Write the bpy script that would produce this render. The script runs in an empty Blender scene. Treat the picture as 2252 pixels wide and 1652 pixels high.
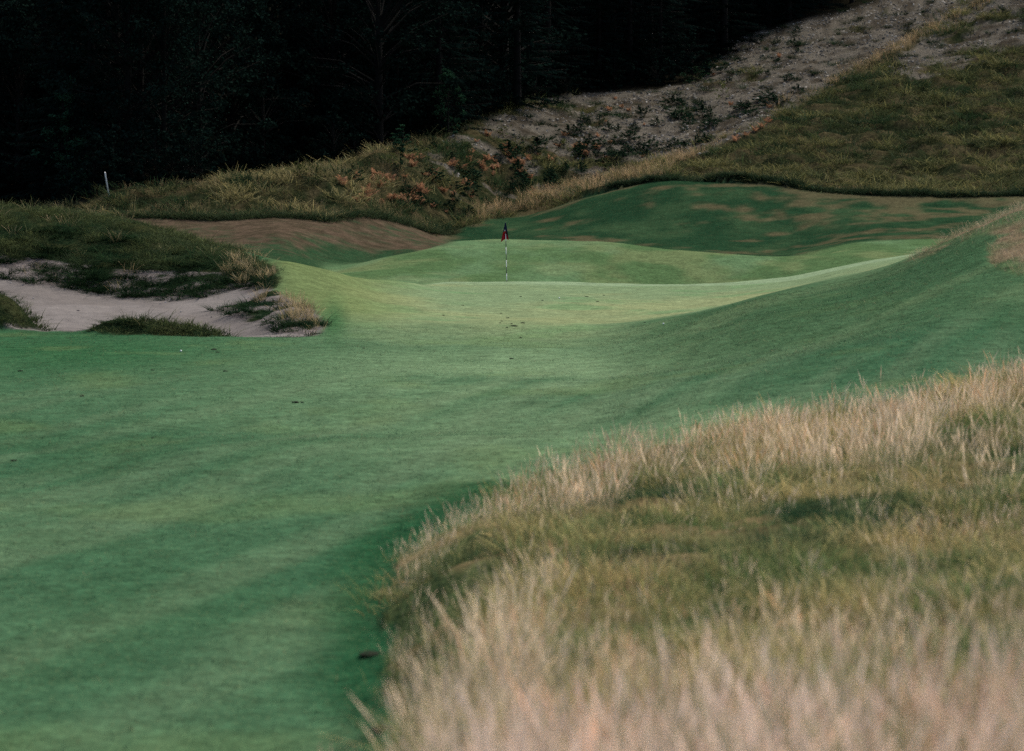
import bpy, math, numpy as np
from mathutils import Vector
rng = np.random.default_rng(7)
R = math.radians
sc = bpy.context.scene

# ------------------------------------------------------------------ camera, sky, sun, exposure
F = 6386.0          # focal length in pixels of a 2252 px wide picture (about 102 mm on 36 mm)
CX, H0 = 1126.0, 374.0   # picture column of the view axis, picture row of eye level
cam_d = bpy.data.cameras.new('camera'); cam = bpy.data.objects.new('camera', cam_d)
sc.collection.objects.link(cam); sc.camera = cam
cam.location = (0, 0, 0); cam.rotation_euler = (R(90), 0, 0)
cam_d.sensor_width = 36; cam_d.lens = 36*F/2252; cam_d.shift_y = -(826-H0)/2252
cam_d.clip_start = .1; cam_d.clip_end = 3000
cam_d.dof.use_dof = True; cam_d.dof.focus_distance = 86; cam_d.dof.aperture_fstop = 2.2

SUN_AZ, SUN_EL = R(42), R(56)
world = bpy.data.worlds.new('World'); sc.world = world; world.use_nodes = True
wn = world.node_tree.nodes; wl = world.node_tree.links
sky = wn.new('ShaderNodeTexSky'); sky.sky_type = 'NISHITA'; sky.sun_disc = False
sky.sun_elevation = SUN_EL; sky.sun_rotation = SUN_AZ; sky.dust_density = 3.0; sky.air_density = 1.0
wl.new(sky.outputs[0], wn['Background'].inputs[0]); wn['Background'].inputs[1].default_value = .065
sun_d = bpy.data.lights.new('sun', 'SUN'); sun_d.energy = 1.5; sun_d.angle = R(24); sun_d.color = (1, .93, .80)
sun = bpy.data.objects.new('sun', sun_d); sc.collection.objects.link(sun)
sd = Vector((math.sin(SUN_AZ)*math.cos(SUN_EL), math.cos(SUN_AZ)*math.cos(SUN_EL), math.sin(SUN_EL)))
sun.rotation_euler = sd.to_track_quat('Z', 'Y').to_euler(); sun.location = sd*60
vs = sc.view_settings; vs.view_transform = 'Standard'; vs.look = 'None'; vs.gamma = 1; vs.exposure = 1.3
sc.cycles.use_denoising = False
sc.cycles.max_bounces = 3; sc.cycles.diffuse_bounces = 2; sc.cycles.transmission_bounces = 2; sc.cycles.glossy_bounces = 1

# ------------------------------------------------------------------ small numeric helpers
def hash2(ix, iy, seed):
    h = (ix.astype(np.int64)*374761393 + iy.astype(np.int64)*668265263 + seed*974634777) & 0x7fffffff
    h = ((h ^ (h >> 13))*1274126177) & 0x7fffffff
    return ((h ^ (h >> 16)) & 0xffff)/65535.0
def vnoise(x, y, seed=0):
    ix, iy = np.floor(x), np.floor(y); fx, fy = x-ix, y-iy
    fx = fx*fx*(3-2*fx); fy = fy*fy*(3-2*fy)
    a = hash2(ix, iy, seed); b = hash2(ix+1, iy, seed); c = hash2(ix, iy+1, seed); d = hash2(ix+1, iy+1, seed)
    return (a*(1-fx)+b*fx)*(1-fy)+(c*(1-fx)+d*fx)*fy
def fbm(x, y, seed=0, octv=4):
    x = np.asarray(x, float); y = np.asarray(y, float)
    s = 0; a = .5; t = 0
    for k in range(octv):
        s = s+a*vnoise(x*2**k+17.3*k, y*2**k-9.1*k, seed+k); t += a; a *= .5
    return s/t            # 0..1, mean .5
def sstep(a, b, x):
    t = np.clip((x-a)/(b-a), 0, 1); return t*t*(3-2*t)
def pchip(xk, yk, x):
    xk = np.asarray(xk, float); yk = np.asarray(yk, float); h = np.diff(xk); d = np.diff(yk)/h
    m = np.zeros_like(yk); m[0] = d[0]; m[-1] = d[-1]
    for i in range(1, len(xk)-1):
        if d[i-1]*d[i] > 0:
            w1 = 2*h[i]+h[i-1]; w2 = h[i]+2*h[i-1]
            m[i] = (w1+w2)/(w1/d[i-1]+w2/d[i])
    x = np.clip(x, xk[0], xk[-1]); i = np.clip(np.searchsorted(xk, x)-1, 0, len(h)-1)
    t = (x-xk[i])/h[i]; H = h[i]
    return ((2*t**3-3*t**2+1)*yk[i]+(t**3-2*t**2+t)*H*m[i]+(-2*t**3+3*t**2)*yk[i+1]+(t**3-t**2)*H*m[i+1])
def inpoly(poly, x, y):
    x = np.asarray(x); y = np.asarray(y); c = np.zeros(x.shape, bool); n = len(poly); j = n-1
    for i in range(n):
        xi, yi = poly[i]; xj, yj = poly[j]
        if yi != yj:
            c ^= ((yi > y) != (yj > y)) & (x < (xj-xi)*(y-yi)/(yj-yi)+xi)
        j = i
    return c

# ------------------------------------------------------------------ the lie of the land
# per bearing (column of the picture): ground rows read off the photograph at estimated distances
def fair(off=0): return [(20,1652+off),(30,1230),(45,942),(60,806)]
near_l = [(-15,None),(5,None)]
COL = {
-900: [(3,'z-1.8'),(12,'z-2.6'),(18,'z-3.7'),(30,1230),(45,942),(60,805),(74,716),(77,735),(82,700),(88,600),(92,520),(98,430),(106,460),(118,540),(135,540),(150,500),(170,430),(220,280),(300,-80),(420,-400)],
-350: [(3,'z-1.8'),(12,'z-2.6'),(18,'z-3.7'),(30,1230),(45,942),(60,805),(74,716),(77,735),(82,705),(88,605),(92,530),(98,440),(106,465),(118,545),(135,545),(150,500),(170,435),(220,290),(300,-90),(420,-400)],
0: [(3,'z-1.8'),(12,'z-2.7'),(17,'z-3.75'),(20,1652),(30,1230),(45,945),(60,806),(74,718),(76.5,734),(80,715),(84,660),(88,612),(90,585),(92,545),(95,490),(98,456),(104,475),(115,560),(135,560),(150,500),(170,440),(220,300),(300,-100),(420,-400)],
250: [(3,'z-1.8'),(12,'z-2.7'),(17,'z-3.75'),(20,1652),(30,1228),(45,942),(60,806),(72.5,731),(75,746),(79,715),(84,668),(87,642),(89,600),(92,545),(95,500),(97.5,477),(103,495),(115,562),(125,548),(142,488),(144,474),(150,418),(156,428),(170,420),(220,280),(300,-100),(420,-400)],
500: [(3,'z-1.8'),(12,'z-2.7'),(17,'z-3.75'),(20,1652),(30,1226),(45,940),(60,806),(70.8,744),(73,756),(77,722),(82,682),(85,652),(86.5,630),(89,592),(91,563),(93,546),(97,560),(105,592),(113,602),(122,575),(140,495),(142,480),(150,397),(155,405),(170,400),(220,260),(300,-120),(420,-400)],
620: [(3,'z-1.8'),(12,'z-2.7'),(17,'z-3.7'),(20,1650),(30,1225),(45,938),(60,805),(70.3,747),(73,728),(76,707),(80,675),(83,645),(86,612),(90,577),(95,590),(104,612),(113,612),(122,582),(140,487),(143,477),(150,388),(155,395),(170,390),(220,250),(300,-130),(420,-400)],
720: [(3,'z-1.8'),(12,'z-2.65'),(17,'z-3.6'),(20,1645),(30,1222),(45,938),(60,804),(70,743),(76,700),(82,660),(88,618),(91,599),(97,615),(106,628),(118,614),(126,598),(130,582),(140,500),(143,482),(150,377),(155,383),(170,380),(220,240),(300,-140),(420,-400)],
850: [(3,'z-1.8'),(11,1840),(14,1735),(18,1640),(20,1590),(25,1380),(30,1218),(37,1065),(45,940),(60,804),(70,742),(80,690),(90,645),(96,622),(102,632),(110,640),(118,612),(128,566),(134,580),(141,530),(147,492),(149,478),(156,395),(160,337),(165,336),(180,330),(220,220),(300,-150),(420,-420)],
1000: [(3,'z-1.8'),(11,1780),(14,1650),(18,1520),(24,1310),(30,1175),(37,1055),(45,938),(60,803),(70,742),(80,695),(90,655),(104,621),(110,645),(118,615),(132,531),(138,550),(150,530),(152,520),(154,503),(160,430),(170,330),(180,282),(190,270),(220,200),(300,-160),(420,-430)],
1115: [(3,'z-1.8'),(11,1735),(14,1600),(18,1450),(24,1270),(30,1145),(37,1048),(45,936),(60,802),(70,742),(80,697),(90,658),(105,619),(111,645),(118,618),(133,527),(139,550),(150,520),(157,489),(162,478),(165,458),(175,340),(190,228),(200,215),(220,160),(300,-170),(420,-440)],
1300: [(3,'z-1.8'),(11,1725),(14,1580),(18,1420),(24,1245),(30,1115),(36,1025),(42,968),(50,880),(60,798),(72,738),(80,702),(90,662),(105,621),(111,650),(118,628),(130,535),(137,555),(150,500),(160,433),(164,430),(170,415),(185,290),(205,198),(220,150),(300,-180),(420,-440)],
1500: [(3,'z-1.8'),(11,1720),(14,1560),(18,1400),(24,1230),(30,1095),(36,1000),(42,930),(50,845),(60,775),(72,712),(78,692),(90,660),(106,622),(111,650),(118,640),(128,553),(134,568),(145,520),(158,401),(159,397),(162,388),(166,378),(180,320),(195,230),(212,165),(225,130),(300,-190),(420,-440)],
1700: [(3,'z-1.8'),(11,1710),(14,1545),(18,1385),(24,1210),(30,1075),(36,975),(42,900),(50,805),(60,730),(72,662),(76,649),(85,650),(95,636),(107,612),(112,640),(118,625),(127,566),(133,580),(142,540),(156,412),(157,405),(160,394),(175,290),(190,220),(205,150),(220,75),(300,-200),(420,-440)],
1900: [(3,'z-1.8'),(11,1700),(14,1530),(18,1370),(24,1190),(30,1060),(36,960),(42,872),(50,768),(60,692),(70,635),(77,598),(84,604),(95,595),(108,576),(113,605),(120,585),(126,562),(140,520),(152,436),(153,429),(158,415),(175,290),(190,190),(210,90),(225,15),(300,-210),(420,-440)],
2100: [(3,'z-1.8'),(11,1690),(14,1520),(18,1355),(24,1175),(30,1042),(36,940),(44,822),(50,740),(60,645),(68,575),(74,523),(80,550),(90,565),(105,548),(125,560),(140,510),(150,450),(152,434),(156,420),(175,285),(190,180),(210,60),(225,-20),(300,-220),(420,-440)],
2252: [(3,'z-1.8'),(11,1680),(14,1510),(18,1345),(24,1165),(30,1030),(36,925),(46,788),(52,715),(60,620),(68,520),(73,458),(80,480),(95,520),(110,520),(125,530),(140,490),(150,445),(152,430),(156,415),(175,280),(190,170),(210,20),(225,-65),(300,-230),(420,-440)],
2700: [(3,'z-1.8'),(11,1660),(14,1490),(18,1325),(24,1145),(30,1000),(36,890),(46,740),(52,650),(60,540),(68,430),(73,360),(80,370),(95,420),(110,450),(125,480),(140,450),(150,420),(152,412),(156,400),(175,270),(190,150),(210,-10),(225,-90),(300,-250),(420,-450)],
3400: [(3,'z-1.8'),(11,1640),(14,1470),(18,1305),(24,1125),(30,970),(36,860),(46,700),(52,600),(60,500),(68,380),(73,300),(80,320),(95,390),(110,430),(125,460),(140,430),(150,410),(152,402),(156,390),(175,260),(190,140),(210,-20),(225,-100),(300,-260),(420,-450)],
}
def yline(a, b, st): return np.arange(a, b, st)
Yg = np.concatenate([yline(-12,6,1.5), yline(6,20,.35), yline(20,60,.3), yline(60,69,.2), yline(69,112,.11), yline(112,150,.2), yline(150,215,.3), yline(215,300,2.5), yline(300,421,10)])
cols = sorted(COL)
s_cols = (np.array(cols)-CX)/F
S_LIM = .62
Sg = np.concatenate([np.linspace(-S_LIM,-.24,24)[:-1], np.linspace(-.24,.235,430), np.linspace(.235,S_LIM,24)[1:]])
Zc = []
for c in cols:
    yk, zk = [], []
    for y, p in COL[c]:
        yk.append(y); zk.append(float(p[1:]) if isinstance(p, str) else (H0-p)*y/F)
    Zc.append(pchip([-12]+yk, [zk[0]]+zk, Yg))
Zc = np.array(Zc)                                     # columns x Y
Zg = np.zeros((len(Sg), len(Yg)))
for j in range(len(Yg)): Zg[:, j] = pchip(s_cols, Zc[:, j], Sg)
def soft(Z):                                          # gentle smoothing across bearings
    for _ in range(6):
        Z[1:-1] = .25*Z[:-2]+.5*Z[1:-1]+.25*Z[2:]
    return Z
Zg = soft(Zg)
YY = np.maximum(Yg, 8)[None, :].repeat(len(Sg), 0); XX = Sg[:, None]*(YY); YR = Yg[None, :].repeat(len(Sg), 0)
def pix(X, Y, Z):
    Yc = np.maximum(Y, 1.0); return CX+F*X/Yc, H0-F*Z/Yc

SAND = [(-900,588),(-300,596),(0,606),(100,624),(200,640),(300,652),(400,655),(480,646),(530,640),(590,640),(545,656),(470,684),(530,704),(585,716),(615,735),(690,738),(702,747),(650,752),(500,790),(0,790),(-900,790)]
TURF = [(-900,400),(0,400),(300,440),(480,530),(600,584),(612,600),(606,640),(650,664),(690,682),(712,712),(712,738),(690,748),(500,790),(0,790),(-900,790)]
FRONT = [(-4000,1720),(905,1700),(900,1652),(862,1540),(835,1400),(850,1310),(900,1250),(1000,1165),(1120,1092),(1300,1020),(1600,950),(1900,893),(2252,822),(2700,735),(3400,660),(6000,600),(6000,9e5),(-4000,9e5)]
SPUR = [(1990,580),(2060,545),(2100,515),(2170,485),(2252,445),(2900,180),(2900,330),(2252,505),(2170,515),(2100,533),(2060,556)]
SPUR2 = [(2200,512),(2252,490),(2900,300),(2900,560),(2252,615),(2190,592),(2172,560)]
ISLE = [(360,72.7,1.8,1.1),(-45,74.9,1.6,1.5)]
LIPX = [-900,0,250,500,620,700]; LIPY = [74,74,72.5,70.8,70.3,70.6]
EDGEX = [-900,0,250,500,620,720,850,1000,1060,1115,1300,1500,1700,1900,2100,2252,3400]   # where mown turf ends at the foot of the rough
EDGEY = [143,143,143,141,142,142,148,153,156,162,162,159,157,153,152,152,152]
FLX = [-900,0,150,300,500,750,860,1000,1150,1300,1450,1540,1600,1750,1900,2252,3400]
FLP = [450,455,458,420,393,364,318,285,222,203,195,175,90,50,10,-110,-300]
SCREE = [(930,330),(1010,290),(1150,228),(1300,190),(1450,180),(1480,140),(1600,80),(1900,0),(2100,-100),(2200,-100),(2140,0),(2060,55),(1960,110),(1860,165),(1740,235),(1650,292),(1560,330),(1480,352),(1400,378),(1300,400),(1200,420),(1100,440),(1000,440)]
SCREE2 = [(1950,170),(2000,110),(2100,40),(2200,-80),(2800,-200),(2800,90),(2252,100),(2150,120),(2060,165)]

def zones(X, Y, Z):
    px, py = pix(X, Y, Z)
    n1 = fbm(X*.9, Y*.9, 3)-.5; n2 = fbm(X*2.5, Y*2.5, 5, 3)-.5
    jit = n1*46+n2*30
    z = {}
    yc = np.maximum(Y, 8)
    jf = (n1*.5+n2*.4)*F/yc*.8
    z['front'] = ((Y < 66) & inpoly(FRONT, px+jf*1.0, py+jf*.5)) | (Y < 15)
    bz = (Y > np.interp(px, LIPX, LIPY)) & (Y < 97) & (px < 760)
    isle = np.zeros(X.shape, bool)
    for a, b, rx, ry in ISLE: isle |= ((X-(a-CX)/F*b)/rx)**2+((Y-b)/ry)**2 < 1+n2*.9
    z['sand'] = bz & inpoly(SAND, px+jit*.5, py+jit*.22) & ~isle
    z['turf'] = (Y > np.interp(px, LIPX, LIPY)-.2) & (Y < 112) & (px < 760) & inpoly(TURF, px+jit*.5, py+jit*.25) & ~z['sand'] | isle; z['isle'] = isle
    z['spur'] = (Y > 55) & (Y < 112) & (inpoly(SPUR, px+jit*.5, py+jit*.3) | inpoly(SPUR2, px+jit*.7, py+jit*.5))
    far = Y > np.interp(px, EDGEX, EDGEY)+n2*1.2
    fl = py < np.interp(px, FLX, FLP)+jit*.25
    z['forest'] = far & (Y > 149) & (fl | (Y > 232)) 
    ns = fbm(X*.35, Y*.35, 11, 4)+.22*(fbm(X*1.7, Y*1.7, 12, 2)-.5)
    frac = sstep(1000, 1550, px)*.26+.27+sstep(420, 250, py)*.12
    sc1 = inpoly(SCREE, px+jit*.8, py+jit*.5) & (ns < frac+.12)
    sc2 = inpoly(SCREE2, px+jit, py+jit) & (ns < .62)
    z['scree'] = far & (Y > 158) & (sc1 | sc2) & ~z['forest']
    z['hill'] = far & ~z['forest'] & ~z['scree']
    z['mown'] = ~(z['front'] | z['sand'] | z['turf'] | z['spur'] | far)
    return z, px, py

# knolls of turf at the bunker's edge, a swell across the fairway, unevenness of each kind of ground
def bump(cpx, cY, rx, ry, h):
    cx = (cpx-CX)/F*cY
    d = ((XX-cx)/rx)**2+((YY-cY)/ry)**2
    return h*np.exp(-d*d*1.2)
Zg += bump(360, 72.8, 1.7, .85, .38)+bump(-45, 75.1, 1.35, 1.2, .95)+bump(640, 76.5, .95, 2.4, .10)+bump(540, 79.5, .8, 1.3, .14)
PX0, PY0 = pix(XX, YY, Zg)
sw = np.exp(-((YY-(40+(PX0-700)*.004))/3.2)**2)*sstep(150, 500, PX0)*sstep(1500, 1000, PX0)
Zg += .13*sw
Zg -= .10*np.exp(-((YY-46)/3.5)**2)*sstep(300, 700, PX0)*sstep(1500, 1100, PX0)
mz, _, _ = zones(XX, YY, Zg)
rough = (mz['front'] | mz['turf'] | mz['spur'] | mz['hill'] | mz['scree']).astype(float)
k = rough.copy()
for _ in range(2):
    k[1:-1, 1:-1] = (k[:-2, 1:-1]+k[2:, 1:-1]+k[1:-1, :-2]+k[1:-1, 2:]+k[1:-1, 1:-1]*2)/6
Zg += (fbm(XX*.16, YY*.16, 21)-.5)*.34*sstep(10, 25, YY)*(YY < 150)*(1-.6*k)
Zg += k*((fbm(XX*.55, YY*.55, 22)-.5)*.5+(fbm(XX*2.2, YY*2.2, 23, 3)-.5)*.22)*np.where(YY < 60, .9, 1.0)*np.where((YY > 66) & (YY < 112), .45, 1.0)
Zg += mz['hill']*((fbm(XX*.8, YY*.9, 26, 3)-.5)*1.0)*sstep(152, 158, YY)
Zg += mz['scree']*(fbm(XX*3, YY*3, 24, 2)-.5)*.22+mz['sand']*(fbm(XX*1.3, YY*1.3, 25, 3)-.5)*.08
def ground(X, Y):
    X = np.asarray(X, float); Y = np.asarray(Y, float)
    s = X/np.maximum(Y, 8)
    i = np.clip(np.searchsorted(Sg, s)-1, 0, len(Sg)-2); j = np.clip(np.searchsorted(Yg, Y)-1, 0, len(Yg)-2)
    u = np.clip((s-Sg[i])/(Sg[i+1]-Sg[i]), 0, 1); v = np.clip((Y-Yg[j])/(Yg[j+1]-Yg[j]), 0, 1)
    return (Zg[i, j]*(1-u)+Zg[i+1, j]*u)*(1-v)+(Zg[i, j+1]*(1-u)+Zg[i+1, j+1]*u)*v
YT = np.concatenate([np.arange(9, 69, .1), np.arange(69, 112, .06), np.arange(112, 230, .15)])
def hit(px, py, ymin=9, ymax=230):                    # first ground met along a line of sight
    y = YT[(YT >= ymin) & (YT <= ymax)]; x = (px-CX)/F*y; z = ground(x, y); p = H0-F*z/y
    k = np.nonzero(p <= py)[0]
    k = k[0] if len(k) else int(np.argmin(p))
    return float(x[k]), float(y[k]), float(z[k])

# ------------------------------------------------------------------ materials
def C4(c): return (c[0], c[1], c[2], 1)
class Mat:
    def __init__(s, name, rough=.9, spec=.2):
        s.m = bpy.data.materials.new(name); s.m.use_nodes = True; s.n = s.m.node_tree.nodes; s.l = s.m.node_tree.links
        s.b = s.n['Principled BSDF']; s.b.inputs['Roughness'].default_value = rough; s.b.inputs['Specular IOR Level'].default_value = spec
    def new(s, t, **kw):
        n = s.n.new(t)
        for a, v in kw.items(): setattr(n, a, v)
        return n
    def noise(s, scale, detail=3, vec=None, rough=.6):
        n = s.new('ShaderNodeTexNoise'); n.inputs['Scale'].default_value = scale; n.inputs['Detail'].default_value = detail; n.inputs['Roughness'].default_value = rough
        s.l.new(vec or s.pos(), n.inputs['Vector']); return n.outputs['Fac']
    def pos(s):
        if not hasattr(s, '_p'): s._p = s.new('ShaderNodeNewGeometry').outputs['Position']
        return s._p
    def obj(s):
        return s.new('ShaderNodeTexCoord').outputs['Object']
    def ramp(s, fac, a, b, lo=0., hi=1.):
        n = s.new('ShaderNodeMapRange'); s.l.new(fac, n.inputs[0])
        for i, v in zip((1, 2, 3, 4), (a, b, lo, hi)): n.inputs[i].default_value = v
        return n.outputs[0]
    def mix(s, fac, a, b, mode='MIX'):
        n = s.new('ShaderNodeMix', data_type='RGBA', blend_type=mode)
        for sock, v in ((n.inputs['Factor'], fac), (n.inputs['A'], a), (n.inputs['B'], b)):
            if sock.name == 'Factor': pass
            if isinstance(v, (int, float)): sock.default_value = v
            elif isinstance(v, tuple): sock.default_value = C4(v)
            else: s.l.new(v, sock)
        return n.outputs['Result']
    def val(s, x):                                     # scalar -> grey colour
        n = s.new('ShaderNodeCombineColor'); [s.l.new(x, n.inputs[i]) for i in range(3)]; return n.outputs[0]
    def attr(s, name, inst=False):
        return s.new('ShaderNodeAttribute', attribute_name=name, attribute_type='INSTANCER' if inst else 'GEOMETRY').outputs['Color']
    def bump(s, h, strength, dist):
        n = s.new('ShaderNodeBump'); n.inputs['Strength'].default_value = strength; n.inputs['Distance'].default_value = dist
        s.l.new(h, n.inputs['Height']); s.l.new(n.outputs[0], s.b.inputs['Normal'])
    def col(s, c):
        if isinstance(c, tuple): s.b.inputs['Base Color'].default_value = C4(c)
        else: s.l.new(c, s.b.inputs['Base Color'])
        return s

def turf_mat(name, fine, amount, bumpd, fleck):
    m = Mat(name, .95, .0)
    c = m.attr('col')
    n1 = m.noise(fine, 3); n2 = m.noise(fine*.22, 4); n3 = m.noise(fine*4, 2)
    c = m.mix(1., c, m.val(m.ramp(n1, .25, .75, 1-amount, 1+amount)), 'MULTIPLY')
    c = m.mix(1., c, m.val(m.ramp(n2, .3, .7, 1-amount*.6, 1+amount*.6)), 'MULTIPLY')
    c = m.mix(m.ramp(n3, .58, .8, 0, fleck), c, (.30, .27, .12))
    m.col(c); m.bump(n1, .7, bumpd); return m.m
M = {}
M['mown'] = turf_mat('mown_turf', 8, .36, .05, .35)
M['turf'] = turf_mat('rough_turf', 7, .45, .08, .3)
def ground_mat(name, s1, amt, bd):
    m = Mat(name, .95, .0); c = m.attr('col')
    n1 = m.noise(s1, 4); n2 = m.noise(s1*6, 3)
    c = m.mix(1., c, m.val(m.ramp(n1, .25, .75, 1-amt, 1+amt)), 'MULTIPLY')
    c = m.mix(1., c, m.val(m.ramp(n2, .25, .75, 1-amt*.8, 1+amt*.8)), 'MULTIPLY')
    m.col(c); m.bump(n2, .6, bd); return m.m
M['sand'] = ground_mat('bunker_sand', 3, .16, .02)
M['scree'] = ground_mat('scree_gravel', 4, .45, .08)
M['floor'] = ground_mat('forest_floor', 2, .4, .1)

def blade_mat(name, trans=.25):
    m = Mat(name, .8, .03)
    t = m.attr('tip'); sep = m.new('ShaderNodeSeparateColor'); m.l.new(t, sep.inputs[0])
    c = m.mix(sep.outputs[0], m.attr('cola', True), m.attr('colb', True))
    c = m.mix(1., c, m.val(m.ramp(sep.outputs[1], 0, 1, .7, 1.3)), 'MULTIPLY')
    m.col(c)
    tr = m.new('ShaderNodeBsdfTranslucent')
    m.l.new(m.mix(1., c, (trans, trans, trans), 'MULTIPLY'), tr.inputs[0])
    mx = m.new('ShaderNodeAddShader')
    m.l.new(m.b.outputs[0], mx.inputs[0]); m.l.new(tr.outputs[0], mx.inputs[1])
    m.l.new(mx.outputs[0], m.n['Material Output'].inputs[0]); return m.m
M['blade'] = blade_mat('grass_blades', .5)
def leaf_mat(name, a, b, trans=.15):
    m = Mat(name, .85, .0)
    t = m.attr('tip'); sep = m.new('ShaderNodeSeparateColor'); m.l.new(t, sep.inputs[0])
    oi = m.new('ShaderNodeObjectInfo').outputs['Random']
    c = m.mix(sep.outputs[1], a, b)
    c = m.mix(1., c, m.val(m.ramp(oi, 0, 1, .75, 1.25)), 'MULTIPLY')
    m.col(c)
    tr = m.new('ShaderNodeBsdfTranslucent'); m.l.new(c, tr.inputs[0])
    mx = m.new('ShaderNodeMixShader'); mx.inputs[0].default_value = trans
    m.l.new(m.b.outputs[0], mx.inputs[1]); m.l.new(tr.outputs[0], mx.inputs[2])
    m.l.new(mx.outputs[0], m.n['Material Output'].inputs[0]); return m.m
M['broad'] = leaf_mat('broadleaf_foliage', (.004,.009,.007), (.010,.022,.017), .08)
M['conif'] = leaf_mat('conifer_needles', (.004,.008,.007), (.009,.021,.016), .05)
M['sapl'] = leaf_mat('sapling_leaves', (.010,.034,.020), (.032,.080,.042), .25)
M['shrub'] = leaf_mat('shrub_leaves', (.013,.036,.022), (.036,.070,.034), .15)
M['yshrub'] = leaf_mat('yellow_shrub_leaves', (.10,.13,.04), (.2,.2,.07), .2)
M['fern'] = leaf_mat('dry_bracken', (.20,.10,.058), (.42,.23,.13), .3)
M['tuss'] = leaf_mat('tussock_blades', (.007,.020,.010), (.028,.055,.022), .15)
M['tussdry'] = leaf_mat('dry_tussock_blades', (.22,.17,.085), (.48,.37,.21), .4)
m = Mat('bark', .95, .1); m.col(m.mix(m.noise(6, 4, m.obj()), (.004,.004,.0035), (.012,.011,.009))); M['bark'] = m.m
m = Mat('scree_stone', .9, .2); m.col(m.mix(1., m.attr('cola', True), m.val(m.ramp(m.noise(9, 3), .3, .7, .75, 1.2)), 'MULTIPLY')); M['stone'] = m.m
def paint(name, c, rough=.45, spec=.4, amt=.08):
    m = Mat(name, rough, spec); n = m.noise(30, 3, m.obj())
    m.col(m.mix(1., c, m.val(m.ramp(n, .3, .7, 1-amt, 1+amt)), 'MULTIPLY')); return m.m
M['white'] = paint('white_paint', (.78,.76,.74)); M['black'] = paint('black_paint', (.012,.013,.016))
M['navy'] = paint('navy_cloth', (.010,.014,.040), .8, .1); M['red'] = paint('red_cloth', (.30,.012,.02), .8, .1)
M['ball'] = paint('ball_cover', (.82,.82,.80), .35, .5, .03)
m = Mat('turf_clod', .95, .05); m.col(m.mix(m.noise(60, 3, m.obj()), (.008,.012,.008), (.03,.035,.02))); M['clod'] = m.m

# ------------------------------------------------------------------ mesh helpers
def link(o, parent=None):
    sc.collection.objects.link(o)
    if parent is not None: o.parent = parent
    return o
def mesh_np(name, V, faces, mat=None, smooth=False, attrs=None):
    """V (n,3); faces: array (m,3) or (m,4) or list of such arrays"""
    me = bpy.data.meshes.new(name)
    if isinstance(faces, np.ndarray): faces = [faces]
    faces = [f for f in faces if len(f)]
    me.vertices.add(len(V)); me.vertices.foreach_set('co', np.asarray(V, np.float32).ravel())
    loops = np.concatenate([f.ravel() for f in faces]); tot = np.concatenate([np.full(len(f), f.shape[1]) for f in faces])
    st = np.concatenate([[0], np.cumsum(tot)[:-1]])
    me.loops.add(len(loops)); me.loops.foreach_set('vertex_index', loops.astype(np.int32))
    me.polygons.add(len(tot)); me.polygons.foreach_set('loop_start', st.astype(np.int32))
    if smooth: me.polygons.foreach_set('use_smooth', np.ones(len(tot), bool))
    me.update(calc_edges=True)
    for a, v in (attrs or {}).items():
        at = me.attributes.new(a, 'FLOAT_COLOR', 'POINT')
        at.data.foreach_set('color', np.concatenate([v, np.ones((len(v), 1))], 1).astype(np.float32).ravel())
    if mat: me.materials.append(mat)
    return me
def tag(o, label=None, cat=None, group=None, kind=None):
    for k_, v in (('label', label), ('category', cat), ('group', group), ('kind', kind)):
        if v: o[k_] = v
    return o
def ob(name, me, parent=None): return link(bpy.data.objects.new(name, me), parent)
def empty(name, loc, rz=0.):
    o = link(bpy.data.objects.new(name, None)); o.location = loc; o.rotation_euler = (0, 0, rz); o.empty_display_size = .2; return o

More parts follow.
